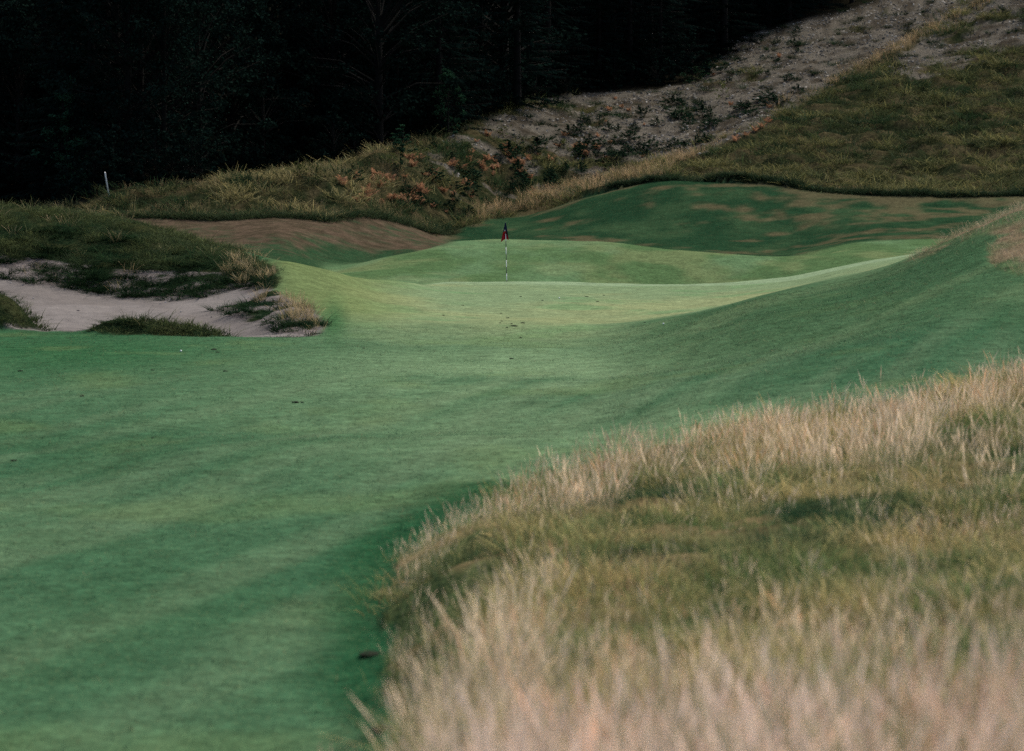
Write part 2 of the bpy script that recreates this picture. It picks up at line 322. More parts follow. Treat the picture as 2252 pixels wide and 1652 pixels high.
# ------------------------------------------------------------------ the ground, cut by kind
def lerp(a, b, t): return a+(b-a)*np.asarray(t)[..., None]
def A(*c): return np.array(c, float)
def ground_colour(X, Y, Z, z, px, py):
    shp = X.shape+(3,)
    f1 = fbm(X*.12, Y*.12, 31, 4); f2 = fbm(X*.5, Y*.35, 32, 4); f3 = fbm(X*1.4, Y*.9, 33, 3)
    diag = fbm((X*.35+Y*.02), (Y*.16-X*.1), 34, 4)
    along = fbm(X*1.5-Y*.42, Y*.07+X*.02, 39, 4)
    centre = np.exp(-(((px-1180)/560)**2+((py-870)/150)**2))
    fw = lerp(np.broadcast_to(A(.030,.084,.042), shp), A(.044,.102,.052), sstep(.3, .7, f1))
    fw = lerp(fw, A(.150,.225,.120), centre*sstep(.0, .5, f1+.3*(along-.5)))  # hazy brightness over mid fairway painted into the turf colour
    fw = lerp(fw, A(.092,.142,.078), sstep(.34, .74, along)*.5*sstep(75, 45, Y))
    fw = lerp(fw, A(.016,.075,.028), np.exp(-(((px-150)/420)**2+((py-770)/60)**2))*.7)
    fw = lerp(fw, A(.030,.078,.036), sstep(.48, .75, diag)*.4*(1-.6*centre))
    fw = lerp(fw, A(.10,.145,.058), sstep(.58, .78, f2)*.3)
    # paler, finer putting surface and its apron
    gr = sstep(66, 80, Y+(f2-.5)*10)*sstep(110, 107, Y)*sstep(640, 900, px)
    sp = sstep(1250, 1500, px)*sstep(80, 74, Y-(px-1500)*-.004)   # spur face: darker than the putting surface
    gr = gr*(1-sp)
    gcol = lerp(np.broadcast_to(A(.142,.200,.105), shp), A(.190,.222,.110), sstep(.4, .65, f1))
    gcol = lerp(gcol, A(.10,.19,.085), sstep(.55, .72, f2)*.6)
    top = sstep(100, 103.5, Y+(f2-.5)*2)
    gcol = lerp(gcol, A(.19,.26,.155), top*.8)
    c = lerp(fw, gcol, gr)
    c = lerp(c, lerp(np.broadcast_to(A(.042,.088,.040), shp), A(.082,.126,.060), sstep(.42, .66, fbm(X*.7-Y*.35, Y*.12+X*.1, 40, 4))), sp*sstep(48, 60, Y)*.6)
    ed_ = np.interp(py, [1050,1100,1210,1330,1500,1652], [1100,1000,870,800,830,880]); fc_shade = sstep(190, 20, ed_-px+(f2-.5)*110)*(py > 1060)*(Y < 45); c = lerp(c, A(.012,.058,.024), fc_shade*.85)  # longer first cut, with the shade beside the rough painted into its green
    # olive shoulder between bunker and green
    c = lerp(c, A(.125,.155,.058), sstep(560, 640, px)*sstep(980, 760, px)*sstep(72, 80, Y)*(Y < 110)*.7)
    # dark cut round the bunker's right end
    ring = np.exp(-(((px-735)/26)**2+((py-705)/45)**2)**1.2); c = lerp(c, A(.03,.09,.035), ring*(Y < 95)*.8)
    # banks behind the green
    b1 = (Y > 110).astype(float)
    bk = lerp(np.broadcast_to(A(.060,.110,.045), shp), A(.12,.152,.068), sstep(.45, .68, f2)*.7)
    bk = lerp(bk, A(.11,.19,.10), sstep(.5, .7, diag)*.4)
    c = lerp(c, bk, b1)
    b2 = sstep(135.5, 137, Y)*sstep(930, 1010, px)
    dk = lerp(np.broadcast_to(A(.011,.036,.017), shp), A(.023,.052,.024), sstep(.4, .7, f2))
    dry = sstep(.56, .78, fbm(X*.6, Y*.6, 36, 6)+.30*(fbm(X*2.6, Y*1.3, 42, 3)-.5)+.10*sstep(1300, 2000, px)+.20*sstep(147, 152, Y)*sstep(1550, 2100, px))
    dk = lerp(dk, A(.11,.08,.046), dry*.55)
    c = lerp(c, dk, b2)
    b3 = b1*sstep(1010, 960, px)*sstep(114, 117, Y)*(1-sstep(690, 730, px)*sstep(132, 128, Y))
    br = lerp(np.broadcast_to(A(.078,.056,.039), shp), A(.044,.035,.023), sstep(.35, .7, fbm(X*3, Y*2.2, 44, 3)))
    gmask = sstep(.42, .78, .5*fbm(X*.35, Y*.2, 37, 6)+.25+.7*(fbm(X*2.6, Y*2.0, 43, 4)-.5)+.42*sstep(530, 580, py)-.12*sstep(530, 490, py))
    br = lerp(br, A(.012,.046,.020), gmask*.85)
    c = lerp(c, br, b3)
    # other kinds
    rf = lerp(np.broadcast_to(A(.05,.07,.028), shp), A(.13,.10,.05), sstep(.4, .65, f3))
    c = np.where(z['front'][..., None], rf, c)
    rt = lerp(np.broadcast_to(A(.010,.020,.009), shp), A(.03,.035,.015), sstep(.45, .7, f3))
    edge = z['turf'] & ~z['isle'] & (py > np.interp(px, [-900,0,250,500,620,712],[547,558,592,600,642,690])) 
    so = fbm(X*1.6, Y*1.6, 38, 3)
    rt = np.where((edge & (so > .40))[..., None], lerp(np.broadcast_to(A(.15,.13,.125), shp), A(.10,.085,.08), sstep(.5,.7,f3)), rt)
    c = np.where((z['turf'])[..., None], rt, c)
    c = np.where(z['spur'][..., None], lerp(np.broadcast_to(A(.06,.10,.045), shp), A(.15,.11,.07), sstep(.4,.6,f2)), c)
    c = np.where(z['sand'][..., None], lerp(np.broadcast_to(A(.175,.158,.148), shp), A(.142,.127,.118), sstep(.4, .65, f2)), c)
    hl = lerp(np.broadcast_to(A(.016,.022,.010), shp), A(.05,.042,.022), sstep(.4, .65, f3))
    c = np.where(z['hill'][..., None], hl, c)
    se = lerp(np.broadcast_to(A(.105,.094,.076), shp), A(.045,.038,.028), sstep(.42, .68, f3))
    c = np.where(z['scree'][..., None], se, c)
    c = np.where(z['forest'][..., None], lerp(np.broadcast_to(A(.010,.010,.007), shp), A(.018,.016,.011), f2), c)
    return c
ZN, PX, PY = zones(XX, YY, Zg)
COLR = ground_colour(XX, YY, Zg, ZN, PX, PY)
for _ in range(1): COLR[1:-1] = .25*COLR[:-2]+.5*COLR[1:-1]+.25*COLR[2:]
Xf, Yf = (Sg[:, None]*np.maximum(YR, 8)), YR
dXs = np.gradient(Xf, axis=0); dZs = np.gradient(Zg, axis=0); dXy = np.gradient(Xf, axis=1); dYy = np.gradient(Yf, axis=1); dZy = np.gradient(Zg, axis=1)
Ts = np.stack([dXs, np.zeros_like(dXs), dZs], -1); Ty = np.stack([dXy, dYy, dZy], -1)
NRM = np.cross(Ts, Ty); NRM /= np.linalg.norm(NRM, axis=-1, keepdims=True)
ns_, ny_ = Zg.shape
idx = np.arange(ns_*ny_).reshape(ns_, ny_)
quads = np.stack([idx[:-1, :-1], idx[1:, :-1], idx[1:, 1:], idx[:-1, 1:]], -1).reshape(-1, 4)
kind = np.zeros((ns_, ny_), int)
for i_, k_ in enumerate(['mown', 'front', 'sand', 'turf', 'spur', 'hill', 'scree', 'forest']): kind[ZN[k_]] = i_
kq = kind[:-1, :-1].reshape(-1)
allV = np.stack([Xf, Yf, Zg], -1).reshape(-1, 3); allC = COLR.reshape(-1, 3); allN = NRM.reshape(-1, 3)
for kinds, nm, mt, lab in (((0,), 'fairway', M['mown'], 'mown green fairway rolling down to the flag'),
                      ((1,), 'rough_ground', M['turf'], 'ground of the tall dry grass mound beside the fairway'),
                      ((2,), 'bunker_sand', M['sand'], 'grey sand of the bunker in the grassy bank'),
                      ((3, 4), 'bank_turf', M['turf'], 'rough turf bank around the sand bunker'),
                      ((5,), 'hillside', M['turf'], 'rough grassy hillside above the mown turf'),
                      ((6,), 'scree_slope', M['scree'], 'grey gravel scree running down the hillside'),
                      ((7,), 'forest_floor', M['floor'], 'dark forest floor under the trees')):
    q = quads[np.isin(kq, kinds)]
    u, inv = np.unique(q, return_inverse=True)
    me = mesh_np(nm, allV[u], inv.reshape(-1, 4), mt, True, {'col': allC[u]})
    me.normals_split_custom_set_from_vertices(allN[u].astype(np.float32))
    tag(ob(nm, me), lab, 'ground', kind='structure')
# far land under and beyond everything
me = mesh_np('ground', np.array([[-2500,-2500,-30],[2500,-2500,-30],[2500,2500,-30],[-2500,2500,-30]], float), np.array([[0,1,2,3]]), M['floor'], False, {'col': np.tile(A(.04,.05,.03), (4,1))})
tag(ob('ground', me), 'low land beyond the hill', 'ground', kind='structure')

# ------------------------------------------------------------------ blades, leaves and their scattering
def blades(n, r, h, hv, w, lean, seg=3, head=0., droop=.3, seed=0, headw=3.):
    """tuft of n ribbon blades -> V, quads, tip attribute (along, random, 0)"""
    g = np.random.default_rng(seed); V = []; Fq = []; T = []
    for _ in range(n):
        a = g.uniform(0, 2*math.pi); rr = r*math.sqrt(g.uniform()); b = np.array([rr*math.cos(a), rr*math.sin(a), -.03])
        a2 = a+g.normal(0, .9); le = abs(g.normal(lean, lean*.6)); hh = h*g.uniform(1-hv, 1+hv); fa = g.uniform(0, math.pi)
        wd = np.array([math.cos(fa), math.sin(fa), 0])*w*g.uniform(.7, 1.3)
        d = np.array([math.cos(a2), math.sin(a2), 0]); rv = g.uniform(); has = g.uniform() < head
        k0 = len(V)
        for q in range(seg+1):
            t = q/seg
            p = b+d*(le*hh*t+droop*hh*t*t*le*2)+np.array([0, 0, hh*(t-.25*droop*t*t*le*2)])
            ww = (1-.75*t) if not has else (.7 if t < .7 else (headw if t < .99 else .5))
            V += [p-wd*ww*.5, p+wd*ww*.5]; T += [(t, rv, 0), (t, rv, 0)]
        for q in range(seg): Fq.append((k0+2*q, k0+2*q+1, k0+2*q+3, k0+2*q+2))
    return np.array(V), np.array(Fq), np.array(T)
def tuft_mesh(name, mat, *a, **k):
    V, Fq, T = blades(*a, **k); return mesh_np(name, V, Fq, mat, False, {'tip': T})
def gn_scatter(name, P, rot, scl, vid, ca, cb, meshes, label, cat):
    me = bpy.data.meshes.new(name); n = len(P); me.vertices.add(n); me.vertices.foreach_set('co', np.asarray(P, np.float32).ravel())
    for nm, ty, arr, key in (('rot', 'FLOAT_VECTOR', rot, 'vector'), ('scl', 'FLOAT_VECTOR', scl, 'vector')):
        me.attributes.new(nm, ty, 'POINT').data.foreach_set(key, np.asarray(arr, np.float32).ravel())
    me.attributes.new('vid', 'INT', 'POINT').data.foreach_set('value', np.asarray(vid, np.int32))
    for nm, arr in (('cola', ca), ('colb', cb)):
        me.attributes.new(nm, 'FLOAT_COLOR', 'POINT').data.foreach_set('color', np.concatenate([arr, np.ones((n, 1))], 1).astype(np.float32).ravel())
    o = ob(name, me); tag(o, label, cat, kind='stuff')
    ng = bpy.data.node_groups.new(name, 'GeometryNodeTree')
    ng.interface.new_socket('Geometry', in_out='INPUT', socket_type='NodeSocketGeometry'); ng.interface.new_socket('Geometry', in_out='OUTPUT', socket_type='NodeSocketGeometry')
    N, L = ng.nodes, ng.links; gi = N.new('NodeGroupInput'); go = N.new('NodeGroupOutput'); jn = N.new('GeometryNodeJoinGeometry')
    def named(a, ty):
        x = N.new('GeometryNodeInputNamedAttribute'); x.data_type = ty; x.inputs['Name'].default_value = a; return x.outputs['Attribute']
    rt, sl, vi = named('rot', 'FLOAT_VECTOR'), named('scl', 'FLOAT_VECTOR'), named('vid', 'INT')
    for k, ms in enumerate(meshes):
        so = bpy.data.objects.new(ms.name, ms)
        oi = N.new('GeometryNodeObjectInfo'); oi.inputs['Object'].default_value = so
        cp = N.new('FunctionNodeCompare'); cp.data_type = 'INT'; cp.operation = 'EQUAL'
        L.new(vi, cp.inputs[2]); cp.inputs[3].default_value = k
        ip = N.new('GeometryNodeInstanceOnPoints'); L.new(gi.outputs[0], ip.inputs['Points']); L.new(cp.outputs[0], ip.inputs['Selection'])
        L.new(oi.outputs['Geometry'], ip.inputs['Instance']); L.new(rt, ip.inputs['Rotation']); L.new(sl, ip.inputs['Scale'])
        L.new(ip.outputs[0], jn.inputs[0])
    L.new(jn.outputs[0], go.inputs[0])
    md = o.modifiers.new('scatter', 'NODES'); md.node_group = ng
    return o
def rand_plan(n, y0, y1, s0, s1):
    """points spread evenly over a wedge of ground"""
    y = np.sqrt(rng.uniform(y0*y0, y1*y1, n)); s = rng.uniform(s0, s1, n); return s*y, y
def rots(n, tilt=.12): return np.stack([rng.normal(0, tilt, n), rng.normal(0, tilt, n), rng.uniform(0, 6.283, n)], 1)
def scat(name, X, Y, scale, vid, ca, cb, meshes, label, cat, tilt=.12, xy=1., lift=0.):
    P = np.stack([X, Y, ground(X, Y)+lift], 1); n = len(X)
    scl = np.stack([scale*xy, scale*xy, scale], 1)
    return gn_scatter(name, P, rots(n, tilt), scl, vid, ca, cb, meshes, label, cat)
def colmix(a, b, t, v=.12):
    c = lerp(np.broadcast_to(A(*a), (len(t), 3)), A(*b), t); return c*rng.normal(1, v, (len(t), 1)).clip(.6, 1.5)

# -- tall dry grass of the mound in front
tall = [tuft_mesh('tall_grass', M['blade'], 11, .12, .48, .5, .0034, .18, 5, .7, .3, 100+i, 3.4) for i in range(4)]
low = [tuft_mesh('low_grass', M['blade'], 18, .18, .10, .5, .007, .5, 2, .0, .5, 120+i) for i in range(4)]
X, Y = rand_plan(36000, 6.5, 62, -.21, .215); xe_, ye_ = rand_plan(4200, 5.5, 22, .215, .5); xf_, yf_ = rand_plan(900, 5.5, 10, -.5, -.21); X = np.concatenate([X, xe_, xf_]); Y = np.concatenate([Y, ye_, yf_])
z, px, py = zones(X, Y, ground(X, Y)); edge_py = np.interp(px, [790,860,960,1090,1300,1600,1900,2252,3000], [1330,1210,1130,1040,965,900,850,785,640])
nn = fbm(X*.5, Y*.5, 51, 3); nn2 = fbm(X*.22, Y*.22, 52, 3)
dpx = py-edge_py
pale = np.maximum.reduce([sstep(10.8, 9.6, Y), sstep(260, 90, dpx)*sstep(1000, 1200, px)*.95, sstep(1330, 1130, px)*.75, .22+.7*sstep(.48, .62, nn)])
hollow_shade = np.maximum.reduce([np.exp(-(((px-a)/w)**2+((py-b)/h)**2)) for a, b, w, h in ((2020,1110,200,80),(2200,1040,120,120),(1780,1130,110,35),(1420,1150,90,35),(2080,1240,90,35),(1700,1330,120,40),(1560,1230,170,40),(1900,1250,120,50),(2180,1300,130,70),(1590,1040,130,40))])
n3_ = fbm(X*.75, Y*.3, 54, 3); hollow_shade = np.maximum(hollow_shade, sstep(.42, .32, n3_)*(Y > 14)*sstep(60, 200, dpx)*.9)
pale = pale*(1-.92*hollow_shade)*np.where(Y > 14, sstep(.25, .62, nn)+.25, 1)*np.where((Y > 10.8) & (Y < 30), 1-.35*sstep(1130, 1330, px), 1)*np.where(Y > 16, .35+.65*sstep(-20, 130, dpx+60*(n3_-.5)), 1)
keep = z['front'] & (rng.uniform(size=len(X)) < pale*np.where(Y < 11, 1., .7)) & ((px > 700) & ((px > 900) | (Y > 16)) | (Y < 9.5))
X1, Y1, p1, q1 = X[keep], Y[keep], px[keep], nn[keep]
sz = np.where(Y1 < 10.8, .72, .74)*rng.uniform(.6, 1.3, len(X1))**np.where(Y1 < 10.8, .5, 1)*(.75+.5*nn2[keep])*np.where((p1 < 900) & (Y1 < 18), .6, 1)*np.where((p1 >= 900) & (p1 < 1000) & (Y1 < 18), .8, 1)*np.where(Y1 > 18, .62+.38*sstep(830, 1250, p1), 1)*np.where(Y1 > 14, .55+.45*sstep(0, 140, dpx[keep]+(rng.uniform(size=len(X1)) < .18)*140), 1)
sz = sz*np.where((Y1 > 10.8) & (Y1 < 26), 1-.38*sstep(1100, 1300, p1), 1)
t = sstep(15, 10, Y1)
ca = colmix((.26,.24,.10), (.48,.37,.26), np.clip(t*.7+q1*.4, 0, 1)); cb = colmix((.66,.50,.34), (.72,.555,.455), np.clip(t*.8+rng.uniform(0, .3, len(X1)), 0, 1))
rusty = rng.uniform(size=len(X1)) < .12; cb[rusty] = cb[rusty]*A(.85,.62,.5)
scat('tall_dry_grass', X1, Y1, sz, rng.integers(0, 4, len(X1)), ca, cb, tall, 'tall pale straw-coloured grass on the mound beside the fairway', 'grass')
keep = z['front'] & (rng.uniform(size=len(X)) < .7) & ((px > 700) & ((px > 900) | (Y > 16)) | (Y < 11))
xs_, ys_ = rand_plan(14000, 12, 48, .0, .21); zs_, _, _ = zones(xs_, ys_, ground(xs_, ys_)); xs_, ys_ = xs_[zs_['front']], ys_[zs_['front']]
X2, Y2 = np.concatenate([X[keep], xs_]), np.concatenate([Y[keep], ys_]); hw = np.concatenate([hollow_shade[keep], sstep(.42, .32, fbm(xs_*.75, ys_*.3, 54, 3))*.9]); tt = np.clip(fbm(X2*.9, Y2*.6, 53, 4)*2.6-.75+rng.normal(0, .22, len(X2)), 0, 1)*(1-hw)
ca = colmix((.05,.085,.030), (.18,.15,.058), tt); cb = colmix((.095,.145,.050), (.42,.325,.15), tt, .2)
cb = lerp(cb, A(.016,.048,.024), hw*.95); ca = lerp(ca, A(.009,.026,.013), hw*.95)  # shade of the hollows put into the blade colours
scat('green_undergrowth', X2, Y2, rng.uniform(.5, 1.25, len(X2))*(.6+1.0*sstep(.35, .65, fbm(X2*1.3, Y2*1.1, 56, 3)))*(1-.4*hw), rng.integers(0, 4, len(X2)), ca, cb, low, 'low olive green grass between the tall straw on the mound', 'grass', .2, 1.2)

# -- cut blades of the nearer fairway
cut = [tuft_mesh('cut_grass', M['blade'], 14, .13, .030, .5, .006, .8, 1, 0, .5, 180+i) for i in range(4)]
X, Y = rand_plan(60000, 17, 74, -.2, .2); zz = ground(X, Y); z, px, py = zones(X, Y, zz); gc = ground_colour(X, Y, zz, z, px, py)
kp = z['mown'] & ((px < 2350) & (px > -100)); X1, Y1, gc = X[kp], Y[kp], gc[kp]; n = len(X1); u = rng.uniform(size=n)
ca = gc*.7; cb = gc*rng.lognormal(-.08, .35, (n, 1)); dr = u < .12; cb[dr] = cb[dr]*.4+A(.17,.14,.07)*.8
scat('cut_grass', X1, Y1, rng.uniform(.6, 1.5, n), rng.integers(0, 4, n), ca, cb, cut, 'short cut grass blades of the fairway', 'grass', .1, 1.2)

# -- turf on the bunker bank and on the spur by the right edge
mid = [tuft_mesh('bank_grass', M['blade'], 18, .16, .075, .45, .014, .7, 2, 0, .6, 140+i) for i in range(3)]
midtall = [tuft_mesh('bank_straw', M['blade'], 9, .14, .34, .35, .008, .3, 3, .6, .4, 150+i, 2) for i in range(3)]
X, Y = rand_plan(60000, 69, 112, -.21, -.05)
zz = ground(X, Y); z, px, py = zones(X, Y, zz)
so = fbm(X*1.6, Y*1.6, 38, 3); ed = py > np.interp(px, [-900,0,250,500,620,712],[547,558,592,600,642,690])
keep = z['turf'] & ~(ed & ~z['isle'] & (so > .42)) & (rng.uniform(size=len(X)) < .8) & (Y < 104)
X1, Y1 = X[keep], Y[keep]; nq = fbm(X1*1.5, Y1*1.2, 55, 3); tt = np.clip(nq*3.2-1.35, 0, 1)*sstep(650, 520, py[keep])
crest = np.exp(-((py[keep]-np.interp(px[keep], [0,250,480,610], [462,486,550,585]))/16)**2); tt = np.maximum(tt*.9, crest*.7*rng.uniform(.5, 1.2, len(X1))); tt = np.maximum(tt, z['isle'][keep]*rng.uniform(.1, .9, len(X1)))
ca = colmix((.006,.014,.007), (.028,.035,.014), tt); cb = colmix((.011,.028,.012), (.105,.122,.045), tt, .25)
scat('bank_grass', X1, Y1, rng.uniform(.6, 1.2, len(X1))*(.6+.9*sstep(.4, .62, nq)), rng.integers(0, 3, len(X1)), ca, cb, mid, 'short dark green grass covering the bunker bank', 'grass', .25, 1.2)
w = np.maximum.reduce([.16*np.exp(-(((px-545)/60)**2+((py-590)/22)**2)), .16*np.exp(-(((px-665)/30)**2+((py-690)/30)**2)), .004*np.ones_like(px), .02*np.exp(-(((px-250)/160)**2+((py-490)/14)**2))])
keep = z['turf'] & (rng.uniform(size=len(X)) < w*.7) & (Y < 101)
X1, Y1 = X[keep], Y[keep]; u = rng.uniform(size=len(X1))
scat('bank_straw', X1, Y1, rng.uniform(.7, 1.3, len(X1)), rng.integers(0, 3, len(X1)), colmix((.10,.09,.04), (.2,.15,.07), u), colmix((.28,.23,.11), (.46,.33,.2), u), midtall, 'dry straw-coloured grass at the end of the bunker bank', 'grass')
X, Y = rand_plan(9000, 58, 108, .13, .23); z, px, py = zones(X, Y, ground(X, Y))
X1, Y1 = X[z['spur']], Y[z['spur']]; u = rng.uniform(size=len(X1)); 
scat('spur_grass', X1, Y1, rng.uniform(.3, .7, len(X1)), rng.integers(0, 3, len(X1)), colmix((.08,.09,.04), (.2,.15,.09), u), colmix((.2,.2,.1), (.46,.35,.25), u), midtall, 'pale dry grass along the crest above the green', 'grass')

# -- rough of the hillside behind
hs = [tuft_mesh('hill_grass', M['blade'], 16, .28, .17, .45, .026, .6, 2, 0, .6, 160+i) for i in range(4)]
ht = [tuft_mesh('hill_straw', M['blade'], 9, .16, .60, .35, .016, .25, 3, .4, .4, 170+i, 1.6) for i in range(3)]
X, Y = rand_plan(85000, 140, 232, -.22, .22); zz = ground(X, Y); z, px, py = zones(X, Y, zz)
right = sstep(1250, 1500, px)*(py > np.interp(px, [1200,1400,1650,1960,2252],[430,385,290,120,60]))
nb = fbm(X*.7, Y*.9, 61, 4)
keep = z['hill'] & (rng.uniform(size=len(X)) < .12+.88*sstep(.40, .56, nb))
X1, Y1, r1 = X[keep], Y[keep], right[keep]; tt = np.clip(fbm(X1*.6, Y1*.8, 62, 4)*3.4-1.4, 0, 1)
tt = np.clip(tt+.35*np.exp(-((py[keep]-395)/40)**2)*(px[keep] > 1500), 0, 1)
ca = colmix((.008,.015,.007), (.035,.04,.014), tt); cb = colmix((.015,.030,.012), (.118,.105,.042), tt, .25)
lf = sstep(1100, 800, px[keep])
cb = lerp(cb, A(.26,.21,.10), lf*.75*tt)
nh = fbm(X1*1.0, Y1*1.25, 64, 3); dk_ = (.35+1.1*sstep(.38, .62, nh))[:, None]; ca = ca*dk_; cb = cb*dk_
scat('hillside_grass', X1, Y1, rng.uniform(.7, 1.3, len(X1))*(.6+1.1*sstep(.38, .62, nh)), rng.integers(0, 4, len(X1)), ca, cb, hs, 'olive and brown tussocky grass covering the hillside', 'grass', .25, 1.2)
ridge = np.exp(-((py-np.interp(px, [1000,1150,1300,1450,1600,1750,1900,2050,2200],[490,450,410,375,300,215,140,70,0]))/17)**2)*(px > 1020)
leftb = sstep(1000, 850, px)*.7*sstep(.38, .55, fbm(X*.3, Y*.3, 63, 3))
keep = z['hill'] & (rng.uniform(size=len(X)) < np.maximum.reduce([ridge, leftb, .012+0*px]))
X1, Y1 = X[keep], Y[keep]; u = np.clip(rng.uniform(size=len(X1))*.6+ridge[keep]*.4, 0, 1)
scat('hillside_straw', X1, Y1, rng.uniform(.5, 1.15, len(X1))*(.78+.42*ridge[keep]), rng.integers(0, 3, len(X1)), colmix((.05,.055,.02), (.22,.15,.08), u), colmix((.13,.115,.05), (.48,.33,.19), u, .2), ht, 'tall tan grass along the ridge and bank of the hillside', 'grass')
# dark overgrown lip where the rough meets the mown turf
yy_l = []; 
pl = rng.uniform(1340, 2500, 6000); X = (pl-CX)/F*np.interp(pl, EDGEX, EDGEY); Y = np.interp(pl, EDGEX, EDGEY)+rng.normal(.35, .2, len(pl))
X = (pl-CX)/F*Y
scat('lip_grass', X, Y, rng.uniform(.45, 1.0, len(X)), rng.integers(0, 4, len(X)), colmix((.006,.014,.008), (.012,.02,.01), rng.uniform(size=len(X))), colmix((.012,.03,.016), (.03,.045,.02), rng.uniform(size=len(X))), hs, 'dark green grass lip between the hillside rough and mown turf', 'grass', .3, 1.3)
pl = rng.uniform(-100, 1000, 2500); Y = np.interp(pl, EDGEX, EDGEY)+rng.normal(.3, .25, len(pl)); X = (pl-CX)/F*Y
scat('bank_foot_grass', X, Y, rng.uniform(.6, 1.1, len(X)), rng.integers(0, 4, len(X)), colmix((.010,.020,.010), (.02,.03,.014), rng.uniform(size=len(X))), colmix((.02,.045,.022), (.06,.07,.03), rng.uniform(size=len(X))), hs, 'dark grass at the foot of the tan bank', 'grass', .3, 1.3)

# -- stones of the scree, pebbles in the bunker
def rock_mesh(name, mat, seed):
    import bmesh
    g = np.random.default_rng(seed); bm = bmesh.new(); bmesh.ops.create_icosphere(bm, subdivisions=1, radius=.5)
    sq = g.uniform(.55, 1.2, 3); sq[2] *= .6
    for v in bm.verts:
        v.co = Vector((v.co.x*sq[0], v.co.y*sq[1], v.co.z*sq[2]))*g.uniform(.75, 1.2)
    me = bpy.data.meshes.new(name); bm.to_mesh(me); bm.free(); me.materials.append(mat); return me
rocks = [rock_mesh('stone', M['stone'], 200+i) for i in range(5)]
X, Y = rand_plan(90000, 158, 230, -.03, .23); z, px, py = zones(X, Y, ground(X, Y))
keep = z['scree'] & (rng.uniform(size=len(X)) < .3+.7*sstep(.42, .6, fbm(X*.5, Y*.5, 71, 3)))
X1, Y1 = X[keep], Y[keep]; n = len(X1); u = rng.uniform(size=n)
cc = colmix((.07,.064,.054), (.36,.33,.285), u**2.2, .15)
scat('scree_stones', X1, Y1, .06+.24*rng.uniform(size=n)**4, rng.integers(0, 5, n), cc, cc, rocks, 'loose grey stones strewn over the scree slope', 'stones', .5)
X, Y = rand_plan(1500, 72, 92, -.2, -.07); z, px, py = zones(X, Y, ground(X, Y)); kp = z['sand']; X1, Y1 = X[kp][:140], Y[kp][:140]; n = len(X1); u = rng.uniform(size=n)
cc = colmix((.12,.10,.10), (.36,.33,.31), u)
scat('bunker_pebbles', X1, Y1, .02+.10*rng.uniform(size=n)**3, rng.integers(0, 5, n), cc, cc, rocks, 'small pebbles lying in the bunker sand', 'stones', .4)

# ------------------------------------------------------------------ woody plants
def tube(pts, rad, n=6):
    V, Fq = [], []; pts = [np.array(p, float) for p in pts]
    for i, p in enumerate(pts):
        d = pts[min(i+1, len(pts)-1)]-pts[max(i-1, 0)]; d /= np.linalg.norm(d)+1e-9
        a = np.cross(d, [0, 0, 1.] if abs(d[2]) < .9 else [1., 0, 0]); a /= np.linalg.norm(a); b = np.cross(d, a)
        for k in range(n):
            t = 2*math.pi*k/n; V.append(p+rad[i]*(math.cos(t)*a+math.sin(t)*b))
    for i in range(len(pts)-1):
        for k in range(n): Fq.append((i*n+k, i*n+(k+1) % n, (i+1)*n+(k+1) % n, (i+1)*n+k))
    top = len(V); V.append(pts[-1])
    tri = [((len(pts)-1)*n+k, (len(pts)-1)*n+(k+1) % n, top) for k in range(n)]
    return V, Fq, tri
class Bag:
    def __init__(s): s.V = []; s.Q = []; s.T = []
    def add(s, V, Q, T=()):
        o = len(s.V); s.V += list(V); s.Q += [tuple(i+o for i in q) for q in Q]; s.T += [tuple(i+o for i in q) for q in T]
    def mesh(s, name, mat, smooth=True):
        fs = [np.array(a, int) for a in (s.Q, s.T) if len(a)]
        return mesh_np(name, np.array(s.V), fs, mat, smooth)
def leaves(name, mat, C, size, g, up=.4, asp=.5, rv=None):
    """leaf quads folded at C (n,3)"""
    n = len(C); nrm = g.normal(size=(n, 3)); nrm[:, 2] += up*1.5; nrm /= np.linalg.norm(nrm, axis=1)[:, None]
    a = np.cross(nrm, g.normal(size=(n, 3))); a /= np.linalg.norm(a, axis=1)[:, None]; b = np.cross(nrm, a)
    L = (size*g.uniform(.6, 1.4, n))[:, None]
    V = np.stack([C-a*L*.5, C+b*L*asp*.5-nrm*L*.08, C+a*L*.5, C-b*L*asp*.5-nrm*L*.08], 1).reshape(-1, 3)
    Fq = np.arange(n*4).reshape(-1, 4)
    r = g.uniform(size=n) if rv is None else rv
    T = np.stack([np.zeros(n), r, np.zeros(n)], 1).repeat(4, 0)
    return mesh_np(name, V, Fq, mat, False, {'tip': T})
